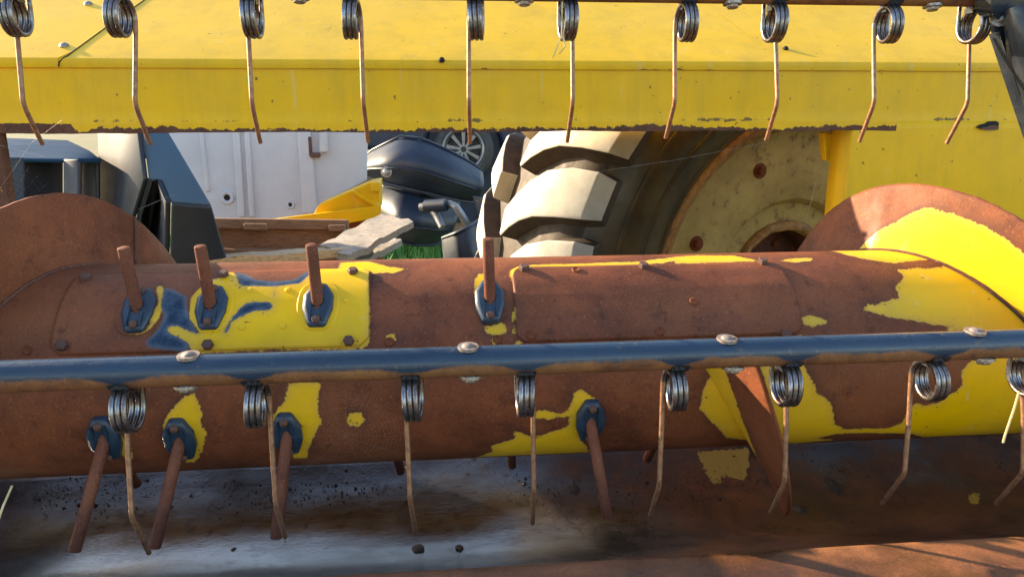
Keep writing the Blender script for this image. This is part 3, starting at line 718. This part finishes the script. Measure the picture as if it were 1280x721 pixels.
# ================================================================== behind: pile of car parts
def loft(rows, name, mat, parent, thick=.012, sub=1):
    m_ = MB(); m_.grid(rows); o_ = m_.build(name, mat, parent, True, 70)
    if sub: sb = o_.modifiers.new('smooth', 'SUBSURF'); sb.levels = sub; sb.render_levels = sub
    s2 = o_.modifiers.new('thickness', 'SOLIDIFY'); s2.thickness = thick; s2.offset = 0
    return o_
def resample(pl, n):
    pl = [Vector((*p, 0)[:3]) for p in pl]; d = [0]
    for a, b in zip(pl, pl[1:]): d.append(d[-1]+(b-a).length)
    out = []
    for i in range(n):
        t = d[-1]*i/(n-1); j = max(k_ for k_ in range(len(d)-1) if d[k_] <= t+1e-9); u_ = (t-d[j])/(d[j+1]-d[j]); out.append(pl[j].lerp(pl[j+1], u_))
    return out
BOLTW = MB().lathe([(.0001, .014), (.016, .013), (.026, .006), (.028, 0), (.042, -.002), (.043, -.02)], 16).mesh('bolt', 'alloy', True, 40)
def bumper(label, top, bot, depth, bulge, mat, n=15, lip=.12, bolts=()):
    """hollow moulded shell: outline measured in the place, bulging towards the viewer"""
    T = resample(top, n); Bt = resample(bot, n); rows = []; dep = [np.interp(i/(n-1), [k_/(len(depth)-1) for k_ in range(len(depth))], depth) for i in range(n)]
    for i in range(n):
        y = dep[i]; a = PY(T[i].x, T[i].y, y+bulge*.5); b = PY(Bt[i].x, Bt[i].y, y+bulge*.3); row = [a+Vector((0, lip*2, -.01)), a+Vector((0, lip, .012))]
        for v in np.linspace(0, 1, 8):
            p = a.lerp(b, v); row.append(p-Vector((0, bulge*math.sin(math.pi*min(1, v*1.05)), 0)))
        row.append(b+Vector((0, lip*.8, 0))); rows.append(row)
    base = sum((r_[-1] for r_ in rows), Vector())/n
    t_ = thing('car_bumper', (base.x, base.y, 0), label, 'car bumper', 'black plastic car bumpers heaped on the grass')
    loft(rows, 'shell', mat, t_)
    m_ = MB(); m_.tube([r_[-2]-Vector((0, .012, 0)) for r_ in rows], .013, 8); m_.build('trim_edge', mat, t_)
    m_ = MB(); m_.tube([r_[2]-Vector((0, .01, -.004)) for r_ in rows], .010, 8); m_.build('trim_edge', mat, t_)
    m_ = MB(); m_.tube([r_[6]-Vector((0, .006, 0)) for r_ in rows[1:-1]], .007, 6); m_.build('styling_line', mat, t_)
    for (px, py, y) in bolts: link('bolt', BOLTW, t_, frame(PY(px, py, y), (0, -1, .1)))
    return t_
bumper('glossy dark blue black car bumper lying on top of the heap', [(448, 205), (462, 190), (482, 180), (500, 171), (528, 174), (562, 189), (590, 204), (603, 214)], [(448, 216), (462, 222), (478, 228), (510, 236), (545, 244), (575, 251), (594, 253), (602, 247)], [6.1, 5.8, 5.75, 5.8, 6.0], .22, 'black_plastic', bolts=((483, 215, 5.68),))
bumper('dark rounded bumper shell underneath the glossy one, with one bright bolt', [(474, 232), (495, 236), (530, 244), (560, 252), (575, 256)], [(482, 286), (492, 298), (515, 306), (545, 306), (560, 298)], [6.0, 5.75, 5.75, 5.9, 6.1], .25, 'black_plastic', bolts=((495, 277, 5.52),))
bumper('curved open black bumper lying nearest the tractor tyre', [(553, 298), (572, 291), (592, 281), (606, 269), (613, 258), (607, 250), (592, 247)], [(557, 345), (578, 350), (600, 352), (622, 348), (634, 330), (622, 306), (600, 296)], [4.9, 4.75, 4.75, 4.9, 5.15, 5.45, 5.6], .03, 'black_plastic', 21, .02, bolts=((577, 307, 4.76),))
tb = thing('bracket_tube', PY(555, 290, 5.3)*1, 'bent silvery bracket tube lying between the bumpers', 'bracket'); 
m_ = MB(); m_.tube([PY(*p) for p in ((525, 259, 5.35), (545, 257, 5.3), (562, 255, 5.25), (570, 259, 5.2), (579, 272, 5.2), (588, 287, 5.2))], .028, 12); m_.build('tube', 'alloy', tb)
m_ = MB(); m_.tube([PY(*p) for p in ((538, 259, 5.3), (546, 270, 5.25), (553, 284, 5.2))], .026, 12); m_.build('tube', 'alloy', tb)
m_ = MB(); m_.tube([PY(*p) for p in ((532, 258, 5.3), (558, 256, 5.22))], .045, 12); m_.build('sleeve', 'black_plastic', tb)
# car behind the heap
YC = 8.0; cw = PY(580, 187, YC); car = thing('parked_car', (cw.x-.6, YC+.6, 0), 'dark parked car behind the bumpers, one wheel with spoked grey rim showing', 'car')
cwz = cw.z; Mw = frame(cw, (-.12, -1, .06))
m_ = MB(); m_.lathe([(.20, .06), (.215, .09), (.25, .105), (.29, .09), (.315, .05), (.318, -.05), (.29, -.1), (.22, -.1)], 48, Mw); tyr = m_.build('tyre', 'tyre_black', car)
m_ = MB(); m_.lathe([(.222, .094), (.212, .10), (.20, .09), (.195, .05), (.185, .03), (.18, -.02)], 48, Mw); m_.build('rim', 'alloy', tyr)
m_ = MB(); m_.lathe([(.0001, .035), (.04, .035), (.06, .025), (.165, .0), (.18, -.01)], 32, Mw); m_.build('hub', 'tyre_black', tyr)
SPK = MB().prism([(-.012, .03, .03), (.012, .03, .03), (.020, .185, .03), (-.020, .185, .03)], (0, 0, .02)).mesh('spoke', 'alloy', False)
for i in range(9): link('spoke', SPK, tyr, Mw @ Matrix.Rotation(2*math.pi*i/9, 4, 'Z'))
for dx in (-2.5,):
    M_ = Matrix.Translation((dx, 0, 0)) @ Mw; m_ = MB(); m_.lathe([(.0001, .03), (.20, .06), (.215, .09), (.25, .105), (.29, .09), (.315, .05), (.318, -.05), (.29, -.1), (.22, -.1)], 40, M_); m_.build('tyre', 'tyre_black', car)
m_ = MB(); m_.box((cw.x, YC+.62, cwz-.25), (1.0, .9, 1.1)); m_.build('wheel_well', 'black_plastic', car)
def carprof(z0): # side outline with wheel arches, x relative to the front wheel
    o_ = [(.85, z0+.02), (.84, z0+.25), (.75, z0+.42), (-.3, z0+.55), (-.95, z0+.98), (-2.2, z0+1.0), (-2.9, z0+.62), (-3.35, z0+.55), (-3.4, z0+.05), (-3.3, z0-.1)]
    for c_ in (-2.5, 0): o_ += [(c_+.40*math.cos(t), z0+.40*math.sin(t)) for t in np.linspace(math.pi, 0, 13)]
    return o_+[(.8, z0-.1)]
m_ = MB(); m_.prism([(cw.x+x, YC+.08, z) for x, z in carprof(cwz)], (0, 1.55, 0)); bevel(m_.build('body', 'black_plastic', car), .05, 3)
m_ = MB(); m_.prism([(cw.x+x, YC+.075, cwz+z) for x, z in ((-.35, .60), (-.95, .92), (-1.55, .94), (-1.55, .60))], (0, .02, 0)); m_.build('window', 'black_lacquer', car)
m_ = MB(); m_.prism([(cw.x+x, YC+.075, cwz+z) for x, z in ((-1.62, .60), (-1.62, .94), (-2.15, .94), (-2.7, .62))], (0, .02, 0)); m_.build('window', 'black_lacquer', car)
m_ = MB(); m_.box((cw.x-1.25, YC+.8, (cwz-.3)/2), (2.6, 1.2, max(.1, cwz-.3))); m_.build('trestle', 'brown_wood', car)
# white van panel
vp = thing('van_panel', (PY(330, 270, 4.9).x, 4.95, 0), 'white ribbed van body panel standing behind the crate', 'van panel')
YV = 4.9
q = [(196, 120), (470, 100), (459, 175), (458, 226), (398, 258), (396, 300), (232, 300)]
m_ = MB(); m_.prism([PY(*t, YV) for t in q], (0, .05, 0)); bevel(m_.build('panel_skin', 'white_panel', vp), .012, 3)
def rib(pts, w_, dz=.022):
    m_ = MB(); m_.prism([PY(*t, YV-dz) for t in pts], (0, dz+.01, 0)); bevel(m_.build('pressed_rib', 'white_panel', vp), .012, 3)
rib([(287, 130), (297, 130), (306, 272), (297, 272)], 0); rib([(302, 130), (309, 130), (318, 272), (311, 272)], 0)
rib([(369, 130), (386, 130), (396, 268), (378, 268)], 0, .03); rib([(244, 130), (250, 130), (262, 240), (256, 240)], 0, .015)
rib([(398, 130), (408, 130), (409, 191), (399, 191)], 0, .05)
RG = MB().lathe([(.020, .004), (.028, .012), (.040, .012), (.046, .0), (.046, -.01)], 24).mesh('grommet', 'white_panel'); RH = MB().lathe([(.0001, .002), (.027, .003)], 20).mesh('hole', 'dark_hole')
for (px, py, s_) in ((284, 247, 1), (363, 256, .62)):
    M = frame(PY(px, py, YV-.002), (0, -1, 0)) @ Matrix.Scale(s_, 4); link('grommet', RG, vp, M); link('hole', RH, vp, M)
m_ = MB(); m_.box(PY(394, 194, YV-.03), (.06, .04, .03)); m_.box(PY(388, 183, YV-.02), (.02, .03, .12)); bevel(m_.build('latch', 'bolt_rust', vp), .005)
m_ = MB(); m_.box((PY(330, 270, 4.9).x, 5.02, PY(330, 300, YV).z/2), (1.0, .12, PY(330, 300, YV).z)); m_.build('sill', 'white_panel', vp)
# moulded black plastic tub and tall fin-shaped moulding at the left
tub = thing('plastic_fender', (PY(60, 300, 3.4).x, 3.6, 0), 'low black plastic fender moulding at the far left behind the auger', 'fender')
zb = 0.0
def poly3(name, faces, mat, parent, thick=.02):
    m_ = MB(); ix = {}; vs = []; fs = []
    for f in faces:
        r_ = []
        for p in f:
            if p not in ix: ix[p] = len(vs); vs.append(PY(*p))
            r_.append(ix[p])
        fs.append(tuple(r_))
    m_.add(vs, fs); o_ = m_.build(name, mat, parent, True, 20)
    s2 = o_.modifiers.new('thickness', 'SOLIDIFY'); s2.thickness = thick; s2.offset = -1; bevel(o_, .012, 3); return o_
A = [(-60, 196, 3.3), (78, 198, 3.3), (98, 198, 3.25), (126, 199, 3.3), (112, 188, 3.6), (84, 175, 4.1), (-60, 170, 4.2)]
lowr = lambda p, py=520: (p[0], py, p[2])
poly3('top_face', [(A[0], A[1], A[5], A[6]), (A[1], A[2], A[4], A[5]), (A[2], A[3], A[4])], 'dull_sky_plastic', tub)
poly3('front_face', [(A[0], (30, 197, 3.3), (34, 520, 3.3), (-60, 520, 3.3))], 'black_plastic', tub)
poly3('pillar', [(A[1], A[2], (98, 520, 3.25), (80, 520, 3.3))], 'black_plastic', tub)
poly3('recess', [((30, 197, 3.34), (80, 198, 3.5), (80, 520, 3.5), (34, 520, 3.34)), ((97, 198, 3.5), (126, 199, 3.34), (130, 520, 3.34), (97, 520, 3.5))], 'black_plastic', tub)
fin = thing('plastic_fairing', (PY(200, 300, 3.3).x, 3.5, 0), 'tall tapering black plastic fairing with sky reflection coloured onto its slope, beside the fender', 'fairing')
a, b, c, d, e = (126, 110, 3.45), (172, 110, 3.3), (178, 110, 3.34), (264, 256, 3.05), (284, 330, 3.2)
f, g_, h, i_, j = (214, 252, 3.0), (212, 330, 3.1), (186, 224, 3.1), (172, 268, 3.2), (130, 330, 3.45)
poly3('flank', [(a, b, h, i_, j), (j, i_, (168, 330, 3.25))], 'black_plastic', fin)
poly3('slope', [(b, c, d, f, (202, 224, 3.08), h)], 'sky_tint_plastic', fin)
poly3('nose', [(f, d, e, g_), (g_, e, (290, 520, 3.25), (212, 520, 3.15))], 'black_plastic', fin)
poly3('channel', [(h, (202, 224, 3.08), (196, 250, 3.35), (180, 330, 3.4), (168, 330, 3.25), i_), ((202, 224, 3.08), f, g_, (205, 330, 3.25), (196, 250, 3.35)), ((180, 330, 3.4), (196, 250, 3.35), (205, 330, 3.25))], 'black_plastic', fin)
poly3('back_wall', [(c, (168, 110, 3.9), (250, 256, 3.7), d), (d, (250, 256, 3.7), (262, 520, 3.7), (290, 520, 3.25), e)], 'black_plastic', fin)
poly3('base', [(j, (168, 330, 3.25), (168, 520, 3.3), (130, 520, 3.45)), ((168, 330, 3.25), (180, 330, 3.4), (205, 330, 3.25), g_, (212, 520, 3.15), (168, 520, 3.3))], 'black_plastic', fin)
# wooden crate and loose planks
cr = thing('wooden_crate', (PY(350, 300, 3.7).x, 3.7, 0), 'open brown wooden crate in front of the white panel', 'crate')
def board(name, p, q, h_, t_, mat, parent, tilt=0):
    p, q = Vector(p), Vector(q); d_ = q-p; L = d_.length; x = d_.normalized(); z = Vector((0, 0, 1)); z = (z-x*z.dot(x)).normalized(); y = z.cross(x)
    M = Matrix((x, y, z)).transposed().to_4x4(); M.translation = (p+q)/2; M = M @ Matrix.Rotation(tilt, 4, 'X')
    me = MB().box((0, 0, 0), (L, t_, h_)).mesh(name, mat, False); o_ = link(name, me, parent, M); return bevel(o_, .004, 1)
Pc = PY
board('rail', Pc(262, 279, 4.1), Pc(436, 281, 4.1), .055, .03, 'brown_wood', cr); board('board', Pc(262, 300, 4.13), Pc(436, 302, 4.13), .17, .025, 'brown_wood', cr)
board('cleat', Pc(305, 283, 4.06), Pc(334, 283.5, 4.06), .035, .03, 'brown_wood', cr); board('cleat', Pc(411, 285, 4.06), Pc(432, 285, 4.06), .035, .03, 'brown_wood', cr)
board('board', Pc(262, 345, 4.05), Pc(436, 345, 4.05), .3, .05, 'brown_wood', cr)
board('side_board', Pc(262, 320, 4.1), Pc(236, 345, 3.4), .30, .025, 'brown_wood', cr); board('side_board', Pc(436, 320, 4.1), Pc(440, 345, 3.4), .30, .025, 'brown_wood', cr)
board('near_board', Pc(200, 352, 3.25), Pc(436, 340, 3.35), .12, .025, 'brown_wood', cr)
for x_, y_ in ((262, 4.1), (436, 4.1), (222, 3.3), (434, 3.33)):
    t_ = Pc(x_, 330, y_); board('post', (t_.x, t_.y, 0), (t_.x+.001, t_.y, t_.z+.02), .05, .05, 'brown_wood', cr)
def plank(name, a_, b_, wv, th, mat, label):
    """thick plank: long edge a-b, width vector wv"""
    a_, b_ = Vector(a_), Vector(b_); wv = Vector(wv); nrm = (b_-a_).cross(wv).normalized(); 
    if nrm.z < 0: nrm = -nrm
    n = 16; rows = []
    m_ = MB(); up_, dn_ = [], []
    for i in range(n+1):
        t = i/n; r1, r2 = [], []
        for s_ in np.linspace(0, 1, 6):
            p = a_.lerp(b_, t)+wv*s_+Vector((0, 0, nz((t*3, s_*2, a_.x), 2, .012)))
            if i in (0, n): p += (b_-a_).normalized()*nz((s_*6, i, 3), 2, .03)
            r1.append(p); r2.append(p-nrm*th)
        up_.append(r1+r2[::-1]+[r1[0]])
    m_.grid(up_); k_ = 12
    m_.add([*up_[0][:12]], [tuple(range(12))]); m_.add([*up_[-1][:12]], [tuple(range(12))[::-1]])
    o_ = m_.build(name, mat, None, True, 30); o_.data.update()
    return tag(o_, label, 'plank')
plank('plank', Pc(200, 330, 3.1), Pc(440, 309, 3.25), Pc(440, 305, 3.42)-Pc(440, 309, 3.25), .035, 'pale_wood', 'long pale plank lying along the crate just above the auger drum')
plank('plank', Pc(398, 306, 3.35), Pc(477, 267, 3.75), Pc(440, 319, 3.15)-Pc(400, 306, 3.35), .03, 'weathered_wood', 'grey cracked weathered plank sloping up across the crate corner')
plank('plank', Pc(425, 326, 3.3), Pc(484, 297, 3.9), Pc(445, 330, 3.2)-Pc(425, 326, 3.3), .03, 'weathered_wood', 'short grey plank end beneath the sloping weathered plank')
# yellow steel channel
yc = thing('steel_channel', (PY(430, 270, 4.4).x, 4.45, 0), 'yellow painted steel channel with gusset lying before the white panel', 'steel channel')
m_ = MB(); m_.prism([PY(*t, 4.3) for t in ((318, 277), (476, 257), (476, 272), (430, 280), (330, 286))], (0, .03, 0)); bevel(m_.build('flange', 'yellow_paint', yc), .004)
m_ = MB(); m_.prism([PY(*t, 4.36) for t in ((392, 268), (398, 256), (462, 228), (474, 226), (474, 262))], (0, .25, 0)); bevel(m_.build('web', 'yellow_paint', yc), .006)
m_ = MB(); m_.prism([PY(*t, 4.31) for t in ((438, 240), (442, 238), (474, 256), (470, 259))], (0, .05, 0)); m_.build('gusset', 'yellow_paint', yc)
m_ = MB(); m_.prism([PY(*t, 4.3) for t in ((464, 228), (475, 228), (475, 240), (464, 239))], (0, .1, 0)); bevel(m_.build('lug_plate', 'yellow_paint', yc), .005)
m_ = MB(); m_.box((PY(440, 270, 4.4).x, 4.5, PY(440, 275, 4.4).z/2), (.3, .2, PY(440, 275, 4.4).z)); m_.build('support_block', 'rust', yc)

# grass tuft field behind
m_ = MB()
for i in range(15000):
    if i < 11000: px, y = random.uniform(430, 640), random.uniform(6.2, 10.5); x = PY(px, 300, y).x
    else: x, y = random.uniform(-6, 6), random.uniform(5.0, 16)
    hgt = random.uniform(.12, .30)*(1 if i < 11000 else .8); an = random.uniform(0, 6.28); wd = random.uniform(.005, .011)*(1 if i < 11000 else 1.4); ln = random.uniform(.1, .6)*hgt
    dx, dy = math.cos(an), math.sin(an); sx, sy = -dy*wd, dx*wd
    m_.add([(x-sx, y-sy, 0), (x+sx, y+sy, 0), (x+sx*.7+dx*ln*.4, y+sy*.7+dy*ln*.4, hgt*.6), (x-sx*.7+dx*ln*.4, y-sy*.7+dy*ln*.4, hgt*.6), (x+dx*ln, y+dy*ln, hgt)], [(0, 1, 2, 3), (3, 2, 4)])
o = m_.build('grass', 'blade', None, False); o['kind'] = 'stuff'; o['label'] = 'green grass growing round the heap of bumpers'; o['category'] = 'grass'

# ================================================================== litter: straw, twine, webs, crumbs
def strand(name, pts, r_, mat, label, cat, parent=None):
    P = [PY(*p) if len(p) == 3 else p for p in pts]; m_ = MB(); q = []
    for i in range(len(P)-1):
        for t in (0, .33, .66): q.append(P[i].lerp(P[i+1], t))
    q.append(P[-1]); m_.tube(q, r_, 6); o_ = m_.build(name, mat, parent)
    return tag(o_, label, cat) if label else o_
st = thing('straw', PY(706, 50, 1.02), 'wisp of dry straw caught on an upper spring tine', 'straw')
for pts in (((703, 2, 1.02), (702, 44, 1.015), (691, 73, 1.01)), ((702, 44, 1.015), (707, 58, 1.01), (699, 68, 1.01)), ((704, 40, 1.015), (706, 60, 1.012))): strand('stem', pts, .0009, 'straw', None, None, st)
strand('straw', ((1274, 489, .78), (1268, 510, .775), (1256, 545, .77), (1254, 553, .77)), .0014, 'straw', 'pale straw hanging from the rightmost lower tine', 'straw')
strand('straw', ((984, 420, .99), (988, 395, 1.0), (1000, 380, 1.01)), .0008, 'straw', 'thin dry stalk sticking up behind the lower tine bar', 'straw')
strand('straw', ((-4, 655, .75), (4, 632, .76), (15, 607, .78)), .0012, 'straw', 'green yellow grass stalk at the lower left edge', 'straw')
tw = thing('twine', PY(1180, 690, .78), 'frayed yellow twine lying over the rusty front lip', 'twine')
lipz = lambda px, py, l=.002: EYE+ray(px, py)*((LZ+l)/ray(px, py).z)
for pts, r_, mt in (([(1130, 672), (1150, 678), (1168, 692), (1180, 702), (1190, 712), (1200, 724)], .0016, 'straw'), ([(1176, 695), (1186, 707), (1196, 720)], .0026, 'twine'), ([(1148, 714), (1160, 706), (1180, 704)], .0013, 'straw'), ([(1170, 712), (1180, 704), (1184, 700)], .0011, 'straw')):
    strand('fibre', [lipz(*p, .003+.002*math.sin(i*2)) for i, p in enumerate(pts)], r_, mt, None, None, tw)
# spider webs
def web(ctr, r_, y, spokes, rings, a0_, a1_, label, ry=1.0):
    t_ = thing('spider_web', PY(*ctr, y), label, 'spider web'); m_ = MB(); S_ = []
    for i in range(spokes):
        an = a0_+(a1_-a0_)*i/(spokes-1); S_.append((math.cos(an), math.sin(an)*ry))
        m_.tube([PY(ctr[0], ctr[1], y), PY(ctr[0]+S_[-1][0]*r_, ctr[1]+S_[-1][1]*r_, y)], .000016, 4)
    for k_ in range(2, rings):
        rr = r_*k_/rings
        for i in range(spokes-1):
            if random.random() < .12: continue
            p, q = S_[i], S_[i+1]; m_.tube([PY(ctr[0]+p[0]*rr, ctr[1]+p[1]*rr, y), PY(ctr[0]+(p[0]+q[0])/2*rr*.98, ctr[1]+(p[1]+q[1])/2*rr*.98, y), PY(ctr[0]+q[0]*rr, ctr[1]+q[1]*rr, y)], .000012, 4)
    m_.build('thread', 'web_silk', t_); return t_
web((432, 545), 75, .88, 17, 15, 0, 2*math.pi, 'round spider web spun before the lower middle of the drum', .8)
web((8, 262), 62, 1.25, 9, 9, -1.9, .25, 'ragged spider web above the left flight')
sp = thing('spider_thread', PY(40, 240, 1.3), 'single long spider threads slanting at the upper left', 'spider thread')
for pts in (((0, 236, 1.3), (40, 178, 1.2), (78, 150, 1.1)), ((0, 182, 1.3), (55, 196, 1.28)), ((172, 262, 1.2), (218, 243, 1.3)),): strand('thread', pts, .00008, 'web_silk', None, None, sp)
sp = thing('spider_thread', PY(800, 205, 1.3), 'fine spider threads stretched before the tractor wheel', 'spider thread')
for pts in (((700, 222, 1.3), (845, 200, 1.35), (960, 178, 1.4)), ((1005, 285, 1.35), (1013, 255, 1.35), (1020, 228, 1.35))): strand('thread', pts, .00007, 'web_silk', None, None, sp)

# crumbs of mud and chaff lying in the pan
m_ = MB()
def crumb(p, s_, nrm):
    vs = []
    for (a_, b_, c_) in ((1, 0, 0), (-1, 0, 0), (0, 1, 0), (0, -1, 0), (0, 0, 1), (0, 0, -1)): vs.append(p+Vector((a_*s_*random.uniform(.5, 1.5), b_*s_*random.uniform(.5, 1.3), c_*s_*random.uniform(.4, .9))))
    m_.add(vs, [(0, 2, 4), (2, 1, 4), (1, 3, 4), (3, 0, 4), (2, 0, 5), (1, 2, 5), (3, 1, 5), (0, 3, 5)])
for i in range(1500):
    u_ = random.random()
    if u_ < .5: px, py = random.uniform(40, 900), random.gauss(618, 13)
    elif u_ < .85: px, py = random.gauss(1010, 90), random.gauss(598, 16)
    else: px, py = random.gauss(1200, 60), random.gauss(592, 12)
    q = pan_pt(px, py, .001)
    if q is None: continue
    crumb(q[0], random.uniform(.0006, .0022)*(1 if random.random() < .95 else 2.4), q[1])
o = m_.build('pan_debris', 'mud', None, False); o['kind'] = 'stuff'; o['label'] = 'crumbs of mud and chaff scattered in the floor pan'; o['category'] = 'debris'
CL = []
for v_ in range(3):
    m_ = MB(); n = 10; prof_ = [(.0001, .5), (.4, .42), (.75, .2), (1, 0), (.95, -.3)]
    m_.lathe(prof_, 10); m_.v = [tuple(Vector(v)*(1+nz(v, 1.7+v_, .45))) for v in m_.v]; CL.append(m_.mesh('mud_clod', 'mud', True, 40))
for i, (px, py, s_, lb) in enumerate(((523, 686, .009, 'dark clod in the pan below the middle tine'), (574, 684, .006, 'small clod in the pan right of the dark clod'), (718, 612, .009, 'mud lump in the pan left of the right lower finger'), (1000, 638, .010, 'mossy mud lump beside the short flight tip'), (1040, 608, .018, 'largest dark lump, added for a patch of shade right of the short flight'), (292, 687, .004, 'tiny clod near the lower left tines'))):  # the largest lump stands in for a dark patch of shade
    q = pan_pt(px, py, .001)
    if q: tag(link('mud_clod', CL[i % 3], None, frame(q[0], q[1], (1, 0, 0)) @ Matrix.Diagonal((s_*1.5, s_, s_, 1))), lb, 'mud clod', 'mud clods in the floor pan')
